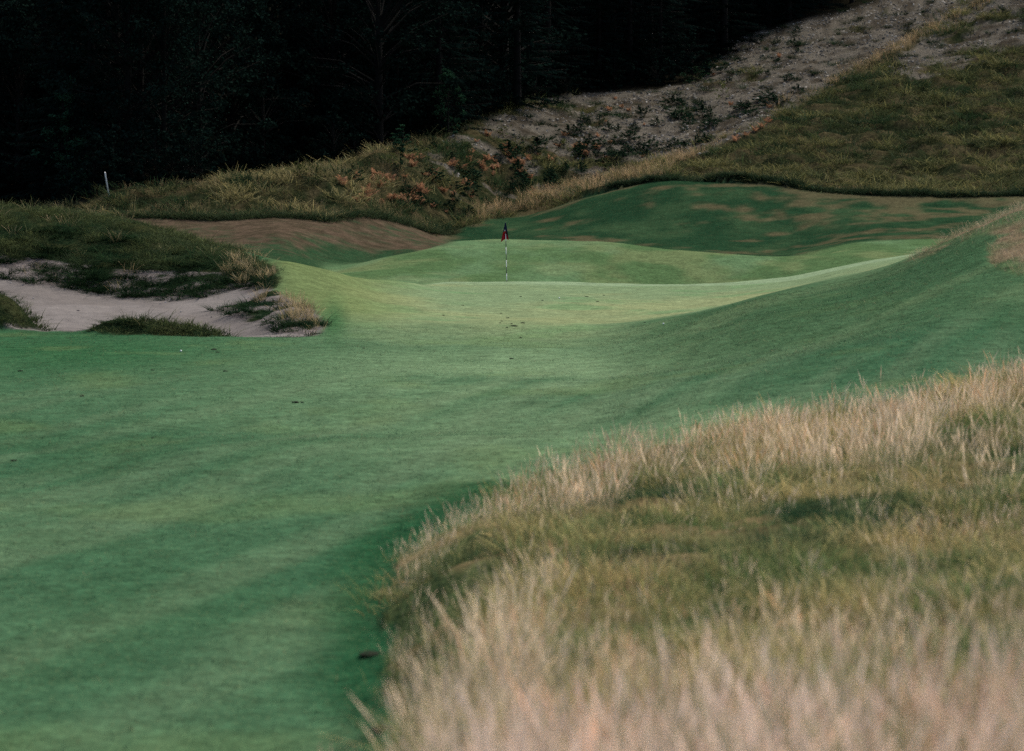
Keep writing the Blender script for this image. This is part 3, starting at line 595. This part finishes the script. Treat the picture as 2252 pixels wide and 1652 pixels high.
def broadleaf(seed, H, Wd, nl, size, mat, base=.06, name='crown', clusters=70):
    g = np.random.default_rng(seed); bag = Bag(); pts = []; p = np.zeros(3); x = g.normal(0, .03, 2)
    tp = [np.array([x[0]*i*H*.1, x[1]*i*H*.1, -.3+i*H*.92/6]) for i in range(7)]; r0 = H*.018
    bag.add(*tube(tp, [r0*(1-.14*i) for i in range(7)], 7)); C = []; RV = []
    for k in range(clusters):
        t = g.uniform(base, 1)**.9; prof = (math.sin(math.pi*min(1, .18+t*.86)))**.7
        a = g.uniform(0, 6.283); rad = Wd*prof*g.uniform(.45, 1.05)
        st = np.array([np.interp(t*.8, np.linspace(0, 1, 7), [q[i] for q in tp]) for i in range(3)])
        en = np.array([math.cos(a)*rad, math.sin(a)*rad, t*H+g.normal(0, .3)]); md_ = (st+en)/2+np.array([0, 0, rad*.12])
        bag.add(*tube([st, md_, en], [r0*.28, r0*.16, r0*.05], 4))
        m_ = max(8, int(nl/clusters*g.uniform(.5, 1.5))); rr = H*.055*g.uniform(.7, 1.4)
        q = g.normal(size=(m_, 3)); q /= np.linalg.norm(q, axis=1)[:, None]; q *= (g.uniform(size=(m_, 1))**.5)*rr; q[:, 2] *= .6
        q2 = en+q; mid_ = st+(en-st)*g.uniform(.5, 1, (max(4, m_//4), 1))+g.normal(0, rr*.35, (max(4, m_//4), 3))
        C += [q2, mid_]; RV += [np.clip(.5+q[:, 2]/rr*.4+g.normal(0, .2, m_), 0, 1), g.uniform(0, .5, len(mid_))]
    return bag.mesh('trunk', M['bark']), leaves(name, mat, np.concatenate(C), size, g, .5, .55, np.concatenate(RV))
def conifer(seed, H, Wd, mat, dens=1.):
    g = np.random.default_rng(seed); bag = Bag()
    bag.add(*tube([np.array([0, 0, -.3+i*H/6]) for i in range(7)], [H*.016*(1-.155*i) for i in range(7)], 7)); C = []; V = []; Fq = []; T = []
    z_ = .35
    while z_ < H*.98:
        t = z_/H; L0 = Wd*(1-t)**.8+.25
        for k in range(int(g.integers(5, 8)*dens)):
            a = g.uniform(0, 6.283); L = L0*g.uniform(.7, 1.15); d = np.array([math.cos(a), math.sin(a), 0]); sl = g.uniform(.12, .4)
            pt = lambda s: np.array([0, 0, z_])+d*L*s+np.array([0, 0, L*(.10*s-sl*s*s+.12*s**4)])
            bag.add(*tube([pt(0), pt(.5), pt(1)], [.035, .02, .006], 4))
            side = np.cross(d, [0, 0, 1]); m_ = int(L*9)+4
            for q in range(m_):
                s = g.uniform(.15, 1); p = pt(s); ln = (.55*(1-s)+.22)*g.uniform(.6, 1.2); sg = g.choice([-1, 1])
                e = p+side*sg*ln*.8+d*ln*.5+np.array([0, 0, -ln*g.uniform(.15, .7)]); w_ = np.array([0, 0, 1])*.035+d*.05
                k0 = len(V); V += [p-w_, p+w_, e+w_*.3, e-w_*.3]; Fq.append((k0, k0+1, k0+2, k0+3)); r = g.uniform(); T += [(0, r, 0)]*4
        z_ += H*.026*g.uniform(.8, 1.3)
    return bag.mesh('trunk', M['bark']), mesh_np('crown', np.array(V), np.array(Fq), mat, False, {'tip': np.array(T)})
def place(kindname, meshes, parts, loc, rz, s, label, cat, group=None, tilt=(0, 0)):
    o = empty(kindname, loc, rz); o.rotation_euler = (tilt[0], tilt[1], rz); o.scale = s if isinstance(s, tuple) else (s, s, s)
    tag(o, label, cat, group)
    for nm, me_ in zip(parts, meshes): ob(nm, me_, o)
    return o
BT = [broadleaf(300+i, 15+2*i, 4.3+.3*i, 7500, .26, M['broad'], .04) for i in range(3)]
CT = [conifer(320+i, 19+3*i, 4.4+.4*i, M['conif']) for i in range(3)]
ST = [broadleaf(340+i, 5, 1.45, 2300, .17, M['sapl'], .04, clusters=40) for i in range(2)]
SH = [broadleaf(350+i, 1.5, 1.05, 1500, .14, M['shrub'], .05, 'foliage', 40) for i in range(3)]
YS = [broadleaf(360+i, 1.2, .8, 450, .11, M['yshrub'], .1, 'foliage', 20) for i in range(2)]
US = [broadleaf(370+i, 3.2, 2.0, 1400, .2, M['broad'], .05, 'foliage', 34) for i in range(2)]
# trees of the wood: rows from its edge up the hill
spots = []
for row, (dy, sp_) in enumerate(((2.0, 3.2), (6, 3.6), (11, 4.0), (17, 4.4), (24, 5.0), (32, 5.5), (41, 6), (51, 6.5), (62, 7))):
    x = -44+row*1.3
    while x < 48:
        yy = np.arange(150, 236, .4); xx = np.full_like(yy, x); pxx, pyy = pix(xx, yy, ground(xx, yy))
        k = np.nonzero(pyy < np.interp(pxx, FLX, FLP)-2)[0]
        if len(k):
            y0 = max(yy[k[0]], 152)
            if y0 < 228: spots.append((x+rng.normal(0, .7), y0+dy+rng.normal(0, 1.0), row))
        x += sp_*rng.uniform(.8, 1.25)
for (x, y, row) in spots:
    ppx = CX+F*x/y
    con = rng.uniform() < (.25+.6*(sstep(1050, 1300, np.array(ppx)))); i = int(rng.integers(0, 3)); zt = float(ground(x, y))
    s = rng.uniform(.8, 1.15)*(.72 if row == 0 else 1)
    wh = ('front', 'at the front of the wood above the scree') if row == 0 and ppx > 1000 else ('bank', 'at the front of the wood behind the grass bank') if row == 0 else ('deep', 'deep in the wood behind its front trees')
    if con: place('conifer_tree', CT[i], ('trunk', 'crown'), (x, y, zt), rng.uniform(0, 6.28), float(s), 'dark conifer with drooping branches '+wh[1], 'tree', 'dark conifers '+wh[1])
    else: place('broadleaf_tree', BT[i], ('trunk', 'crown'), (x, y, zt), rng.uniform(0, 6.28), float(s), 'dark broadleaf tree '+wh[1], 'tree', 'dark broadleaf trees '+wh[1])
for q in range(46):
    ppx = -60+q*40+rng.normal(0, 12)
    yy = np.arange(150, 236, .3); xx = (ppx-CX)/F*yy; _, pyy = pix(xx, yy, ground(xx, yy)); k = np.nonzero(pyy < np.interp(ppx, FLX, FLP)-1)[0]
    if not len(k): continue
    y = yy[k[0]]+rng.uniform(.2, 1.8); x = (ppx-CX)/F*y
    if y < 232: place('dark_shrub', US[q % 2], ('stem', 'foliage'), (x, y, float(ground(x, y))), rng.uniform(0, 6.28), float(rng.uniform(.6, 1.1)), 'dark shrub growing along the edge of the wood', 'shrub', 'shrubs along the edge of the wood')
def at(px, py, **k): return hit(px, py, **k)
x, y, zt = at(985, 300, ymin=150); y += .5
place('young_tree', ST[0], ('trunk', 'crown'), (x, y, float(ground(x, y))-.1), .4, (.72, .72, .78), 'slender bright green young tree at the edge of the dark wood above the bracken', 'tree')
x, y, zt = at(885, 335, ymin=150)
place('young_shrub', ST[1], ('stem', 'foliage'), (x, y, zt-.1), 1.4, (.55, .55, .3), 'low bright green leafy shrub beside the young tree at the wood edge', 'shrub')
x, y, zt = at(150, 462, ymin=150)
place('pale_tree', ST[1], ('trunk', 'crown'), ((150-CX)/F*156, 156, float(ground((150-CX)/F*156, 156))), 2.4, (1.25, 1.25, 1.25), 'small paler green tree in the dark wood left of the white stake', 'tree')
x, y, zt = at(620, 372, ymin=148)
place('young_shrub', ST[0], ('stem', 'foliage'), (x, y+.5, zt-.1), 2.1, (.35, .35, .2), 'small green shrub on top of the tan grass bank by the wood', 'shrub')
# shrubs, yellowing bushes and bracken on the hillside
def frond_mesh(seed, L):
    g = np.random.default_rng(seed); V = []; Fq = []; T = []
    pt = lambda s: np.array([L*.75*s, 0, L*(.95*s-.55*s*s)])
    n = 13
    for sgn in (-1, 1):
        for i in range(n):
            s = .12+.86*i/n; ln = L*.36*(1-s)**.8+L*.03; p = pt(s); q = pt(min(1, s+.07))
            e = p+np.array([ln*.45, sgn*ln, -ln*g.uniform(.05, .4)]); r = g.uniform(); k0 = len(V)
            V += [p, q, e, (p*.45+e*.55)+np.array([-.02*L, 0, 0])]; Fq.append((k0, k0+1, k0+2, k0+3)); T += [(s, r, 0)]*4
    for i in range(5):
        p, q = pt(i/5), pt((i+1)/5); k0 = len(V); w_ = np.array([0, .012*L, 0]); V += [p-w_, p+w_, q+w_, q-w_]; Fq.append((k0, k0+1, k0+2, k0+3)); T += [(0, .1, 0)]*4
    return mesh_np('frond', np.array(V), np.array(Fq), M['fern'], False, {'tip': np.array(T)})
FR = [frond_mesh(400+i, 1.) for i in range(3)]
def bracken(x, y, s, label, group):
    zt = float(ground(x, y)); o = empty('bracken_fern', (x, y, zt), rng.uniform(0, 6.28)); s *= .85; o.scale = (s, s, s); tag(o, label, 'fern', group)
    n = int(rng.integers(5, 8))
    for i in range(n):
        c = ob('frond', FR[int(rng.integers(0, 3))], o); c.rotation_euler = (rng.normal(0, .15), -rng.uniform(.0, .6), i*6.283/n+rng.normal(0, .3)); k_ = rng.uniform(.65, 1.15); c.scale = (k_, k_, k_)
def scatter_px(n, cx, cy, sx, sy): return [(rng.normal(cx, sx), rng.normal(cy, sy)) for _ in range(n)]
LB = 'rusty orange bracken fern growing on the slope below the scree'
for (a, b) in scatter_px(34, 852, 422, 50, 28)+scatter_px(5, 905, 375, 30, 18)+scatter_px(20, 1070, 375, 60, 45)+scatter_px(10, 1200, 365, 70, 45)+scatter_px(5, 800, 395, 30, 10):
    if b < np.interp(a, FLX, FLP)+12 or b > np.interp(a, [700, 900, 1010, 1100, 1300], [470, 480, 480, 462, 410]): continue
    x, y, zt = at(a, b, ymin=146); bracken(x, y, float(rng.uniform(.45, .9)), LB, 'bracken below the scree')
for (a, b) in ((1660,290),(1675,282),(1640,300),(1690,272),(1618,312)):
    x, y, zt = at(a, b, ymin=146); bracken(x, y, float(rng.uniform(.5, .8)), 'rusty orange bracken fern on the grassy ridge beside the scree', 'bracken on the ridge')
for q in range(120):
    a = rng.uniform(880, 1420) if q < 70 else rng.uniform(1250, 1760); lo = np.interp(a, FLX, FLP)+15; hi_ = np.interp(a, [880, 1000, 1100, 1300, 1420, 1600, 1760], [470, 475, 455, 405, 365, 300, 215]); b = lo+(hi_-lo)*rng.uniform()**.7
    x, y, zt = at(a, b, ymin=146)
    if q % 5 < 2 and q < 90: bracken(x, y, float(rng.uniform(.3, .6)), LB, 'bracken below the scree')
    else: place('low_bush', SH[q % 3], ('stem', 'foliage'), (x, y, zt-.05), rng.uniform(0, 6.28), (float(rng.uniform(.35, .7)),)*2+(float(rng.uniform(.2, .4)),), 'knee-high dark bush among the bracken below the scree', 'bush', 'low bushes among the bracken')
LS = 'dark green bush on the hillside between bracken and scree'
for (a, b) in [(1040,400),(1140,390),(1120,350),(1250,300),(1480,235),(1500,262),(1545,260),(1640,245),(1700,235),(1150,420),(1030,430),(1320,325),(1290,340),(1180,330),(1560,285),(1690,220),(1210,410),(950,400),(770,400),(1385,310),(1430,330),(1560,165),(1530,185)]:
    x, y, zt = at(a, b, ymin=146)
    place('hillside_bush', SH[int(rng.integers(0, 3))], ('stem', 'foliage'), (x, y, zt-.05), rng.uniform(0, 6.28), (float(rng.uniform(.7, 1.3)),)*2+(float(rng.uniform(.35, .7)),), LS, 'bush', 'bushes between bracken and scree')
for (a, b) in [(690,385),(660,392),(860,362),(930,350),(1105,300),(1330,380),(1240,330),(1590,215)]:
    x, y, zt = at(a, b, ymin=146)
    place('yellowing_bush', YS[int(rng.integers(0, 2))], ('stem', 'foliage'), (x, y, zt-.05), rng.uniform(0, 6.28), (float(rng.uniform(.6, 1.0)),)*2+(float(rng.uniform(.5, .8)),), 'yellow-green bush turning dry on the hillside slope', 'bush', 'yellowing bushes on the slope')
# tussocks: scree and bunker face
TU = [tuft_mesh('grass_tussock', M['tuss'], 130, .28, .26, .4, .022, .75, 3, 0, .7, 420+i) for i in range(4)]
TD = [tuft_mesh('dry_tussock', M['tussdry'], 60, .2, .55, .4, .012, .3, 4, .5, .4, 430+i, 2) for i in range(3)]
def tuss(meshes, x, y, s, label, cat, group, name='grass_tussock', sink=.03):
    o = ob(name, meshes[int(rng.integers(0, len(meshes)))]); o.location = (x, y, float(ground(x, y))-sink); o.rotation_euler = (rng.normal(0, .15), rng.normal(0, .15), rng.uniform(0, 6.28)); o.scale = s
    tag(o, label, cat, group)
cnt = 0
while cnt < 150:
    y = math.sqrt(rng.uniform(160**2, 228**2)); x = rng.uniform(-.01, .185)*y; z, px, py = zones(np.array([x]), np.array([y]), ground(np.array([x]), np.array([y])))
    if z['scree'][0] and py[0] > 0:
        s = float(rng.uniform(.6, 1.5)); tuss(TU, x, y, (s*1.1, s*1.1, s), 'small dark tussock growing on the grey scree', 'tussock', 'tussocks on the scree', 'scree_tuft'); cnt += 1
LT = 'dark green grass tussock hanging over the sandy bunker face'
fx = [-60,0,100,200,300,400,500]; fy = [592,606,624,640,652,654,645]
for q in range(120):
    a = rng.uniform(-60, 600); lo = np.interp(a, fx, fy); b = lo-rng.uniform(0, 1)**1.2*44+4
    if a > 500: b = 640-rng.uniform(0, 25)
    x, y, zt = at(a, b, ymin=78, ymax=100); s = float(rng.uniform(.45, 1.15))
    tuss(TU, x, y, (s*1.15, s*1.0, s*.7), LT, 'tussock', 'tussocks on the bunker face')
for q in range(80):
    a = rng.uniform(-60, 560); hi_ = np.interp(a, [0,250,480,610], [470,498,560,590]); lo = np.interp(a, fx+[600], fy+[640])-40
    b = hi_+(lo-hi_)*rng.uniform(0, 1)
    x, y, zt = at(a, b, ymin=80, ymax=100); s = float(rng.uniform(.5, 1.2))
    tuss(TU, x, y, (s*1.3, s*1.0, s*.55), 'dark hummock of grass on the turf bank above the bunker face', 'tussock', 'hummocks on the turf bank', 'turf_hummock')
LT2 = 'dark tussock on the ragged turf spit inside the bunker'
for (a, b) in [(480,683),(500,680),(515,690),(530,684),(550,676),(560,690),(580,697),(600,690),(590,706),(612,712),(630,700),(640,716),(650,708),(625,724),(660,725),(600,680),(570,668),(640,690),(675,715),(615,733)]:
    x, y, zt = at(a+rng.normal(0, 3), b+rng.normal(0, 2), ymin=71.5, ymax=90); s = float(rng.uniform(.5, .95)); tuss(TU, x, y, (s*1.2, s, s*.75), LT2, 'tussock', 'tussocks on the turf spit')
LT3 = 'green tussock on the low turf island at the near edge of the bunker'
def isle_tuss(n, k, label, group):
    a, b, rx, ry = ISLE[k]
    for q in range(n):
        t = rng.uniform(0, 6.283); r = math.sqrt(rng.uniform(0, 1)); x = (a-CX)/F*b+rx*.95*r*math.cos(t); y = b+ry*.9*r*math.sin(t); s = float(rng.uniform(.4, .8))
        tuss(TU, x, y, (s*1.3, s, s*.42), label, 'tussock', group)
isle_tuss(22, 0, LT3, 'tussocks on the turf island')
isle_tuss(12, 1, 'green tussock on the grassy knob beside the open sand', 'tussocks on the grassy knob')
for (a, b) in [(500,600),(520,585),(540,600),(560,610),(580,615),(535,625),(515,570),(600,605),(650,700),(680,700),(660,685),(690,715),(640,672),(620,660),(575,662),(670,730)]:
    x, y, zt = at(a, b, ymin=74, ymax=96); s = float(rng.uniform(.4, .68)); tuss(TD, x, y, (s, s, s), 'straw-coloured dry tussock at the right end of the bunker bank', 'tussock', 'dry tussocks of the bunker bank', 'dry_tussock')
# ------------------------------------------------------------------ flagstick
fx_, fy_ = (1114.5-CX)/F*104.6, 104.6
fs = empty('flagstick', (fx_, fy_, float(ground(fx_, fy_)))); fs.rotation_euler = (0, R(-1.3), 0)
tag(fs, 'golf flagstick with black and white bands and a limp navy and red flag', 'flagstick')
PH = 2.12
def ring_tube(z0, z1, r, n=12):
    b_ = Bag(); b_.add(*tube([(0, 0, z0), (0, 0, z1)], [r, r], n)); return b_
poleo = ob('pole', ring_tube(-.1, PH, .009).mesh('pole', M['white']), fs)
bands = [(0, .053, 0), (.053, .30, 1), (.30, .53, 0), (.53, .776, 1), (.776, 1.0, 0), (1.0, 1.25, 1), (1.25, 1.467, 0), (1.467, 1.72, 1), (1.72, 1.93, 0)]
for z0, z1, wv in bands:
    ob('white_band' if wv else 'black_band', ring_tube(z0, z1-.001, .0125 if wv else .0122).mesh('band', M['white' if wv else 'black']), poleo)
bt = Bag(); bt.add(*tube([(0,0,PH-.01),(0,0,PH+.012),(0,0,PH+.03)], [.012,.013,.004], 10)); ob('top_cap', bt.mesh('top_cap', M['black']), fs)
# limp cloth: a hung sheet, pinned at the stick's top, folds opening downwards behind the stick
def cloth(u, v):
    """u across the folds 0..1, v down 0..1; wraps the front of the stick at the top, opens behind it lower down"""
    w_l, w_r = -.02-.165*v**1.05, .016+.088*v**.8
    xx_ = w_l+(w_r-w_l)*u; fold = .05*v*math.sin(u*9.5+v*1.5)
    t = min(1, max(0, (v-.52)/.14)); t = t*t*(3-2*t)
    yy_ = (-.026-.4*abs(fold))*(1-t)+(.05+fold)*t
    bot = .62+.085*(1-u)**1.3-.055*math.sin(math.pi*u)
    return np.array([xx_, yy_, PH+.004-bot*v])
nu, nv = 26, 24
V = np.array([cloth(i/nu, j/nv) for i in range(nu+1) for j in range(nv+1)]); q = []; mi = []
for i in range(nu):
    for j in range(nv):
        a = i*(nv+1)+j; q.append((a, a+1, a+nv+2, a+nv+1)); u, v = (i+.5)/nu, (j+.5)/nv
        mi.append(1 if v > (.50 if u < .62 else .50+.40*(u-.62)/.38) else 0)
q = np.array(q); mi = np.array(mi)
flag = None
for val, nm in ((0, 'navy'), (1, 'red')):
    sel = q[mi == val]; un, inv = np.unique(sel, return_inverse=True)
    me = mesh_np('flag_cloth', V[un], inv.reshape(-1, 4), M[nm], True)
    if flag is None: flag = ob('flag', me, fs); flag['label'] = 'limp navy and red flag cloth'; o = flag
    else: o = ob('red_panel', me, flag)
    so_ = o.modifiers.new('thick', 'SOLIDIFY'); so_.thickness = .003
p = cloth(.42, .45); em = mesh_np('emblem', np.array([p+np.array(d)*.001+np.array([0, -.012, 0]) for d in ((-13,0,-26),(11,0,-26),(13,0,22),(-4,0,26))]), np.array([[0,1,2,3]]), M['white']); ob('emblem', em, flag)

SHADE_LUMPS = []
# white stake at the wood's edge
x, y, zt = at(240, 434, ymin=146); stx = (240-CX)/F*y
sk = empty('marker_stake', (stx, y, float(ground(stx, y)))); sk.rotation_euler = (R(2), R(-10), .2); tag(sk, 'thin white leaning marker stake on the bank before the dark wood', 'stake')
b_ = Bag(); w_ = .036
b_.add([(-w_,-w_,-.2),(w_,-w_,-.2),(w_,w_,-.2),(-w_,w_,-.2),(-w_,-w_,1.22),(w_,-w_,1.22),(w_,w_,1.22),(-w_,w_,1.22)], [(0,1,5,4),(1,2,6,5),(2,3,7,6),(3,0,4,7),(3,2,1,0)])
ob('shaft', b_.mesh('shaft', M['white'], False), sk)
b_ = Bag(); b_.add([(-w_,-w_,1.22),(w_,-w_,1.22),(w_,w_,1.22),(-w_,w_,1.22),(0,0,1.27)], [], [(0,1,4),(1,2,4),(2,3,4),(3,0,4)]); ob('pointed_cap', b_.mesh('pointed_cap', M['white'], False), sk)

# dark lumps added in place of shade pockets at the foot of the tall grass
for (a, b, w, l) in ((815,1446,52,'dark lump standing in for shade under the leaning edge of the tall grass'), (842,1608,55,'dark lump standing in for shade where pale blurred grass meets the fairway')):
    x, y, zt = at(a, b, ymin=15, ymax=40); SHADE_LUMPS.append((x, y, zt, w*y/F, l))
# golf balls
import bmesh
bm = bmesh.new(); bmesh.ops.create_icosphere(bm, subdivisions=4, radius=.02135)
dm = bm.copy()
cen = [v.co.normalized() for v in bm.verts][::5]
for v in bm.verts:
    d = v.co.normalized(); mx_ = max(d.dot(c) for c in cen); v.co *= 1-.012*float(sstep(.985, .998, np.array(mx_)))
bme = bpy.data.meshes.new('golf_ball'); bm.to_mesh(bme); bm.free(); dm.free(); bme.materials.append(M['ball'])
for po in bme.polygons: po.use_smooth = True
for (a, b, l) in ((398, 774, 'white golf ball on the fairway in front of the bunker'), (1230, 657, 'white golf ball on the putting green near the flagstick'), (1459, 714, 'small white golf ball low on the green below the right slope')):
    x, y, zt = at(a, b, ymin=50, ymax=105); o = ob('golf_ball', bme); o.location = (x, y, zt+.020); tag(o, l, 'golf ball')

# dark clods of turf left on the mown grass
def clod_mesh(seed):
    g = np.random.default_rng(seed); b2_ = bmesh.new(); bmesh.ops.create_icosphere(b2_, subdivisions=2, radius=.5)
    for v in b2_.verts:
        v.co *= g.uniform(.6, 1.25); v.co.z *= .32
    me = bpy.data.meshes.new('turf_clod'); b2_.to_mesh(me); b2_.free(); me.materials.append(M['clod']); return me
CL = [clod_mesh(500+i) for i in range(5)]
def clod(a, b, w, label, group):
    x, y, zt = at(a, b, ymin=20, ymax=105); o = ob('turf_clod', CL[int(rng.integers(0, 5))]); o.location = (x, y, zt+.008); o.rotation_euler = (0, 0, rng.uniform(0, 6.28))
    wm = w*y/F*.82; o.scale = (wm, wm*1.6, wm*1.1); tag(o, label, 'clod', group)
for (x, y, zt, wm, l) in SHADE_LUMPS:
    o = ob('shade_lump', CL[0]); o.location = (x, y, zt+.005); o.scale = (wm, wm*1.5, wm*.9); tag(o, l, 'shade stand-in')  # dark lump added where shade sits under the grass
for (a, b, w) in [(1130,718,13),(1150,711,9),(1115,721,7),(1145,744,8),(1103,707,6),(1117,700,7),(975,694,7),(1018,672,6),(1102,690,5),(1193,661,6),(1145,653,6),(1290,653,7),(1314,664,6),(1125,790,11),(1328,650,5),(1418,710,5),(1100,711,5),(1125,713,6)]:
    clod(a, b, w, 'small dark clod of turf lying on the pale green before the flagstick', 'turf clods on the green')
for (a, b, w) in [(45,817,12),(180,872,13),(335,815,8),(495,818,9),(650,886,17),(30,1015,12),(470,770,15),(478,776,9),(800,767,7),(665,887,9),(335,965,6)]:
    clod(a, b, w, 'small dark clod of turf lying on the open fairway left of the green', 'turf clods on the fairway')
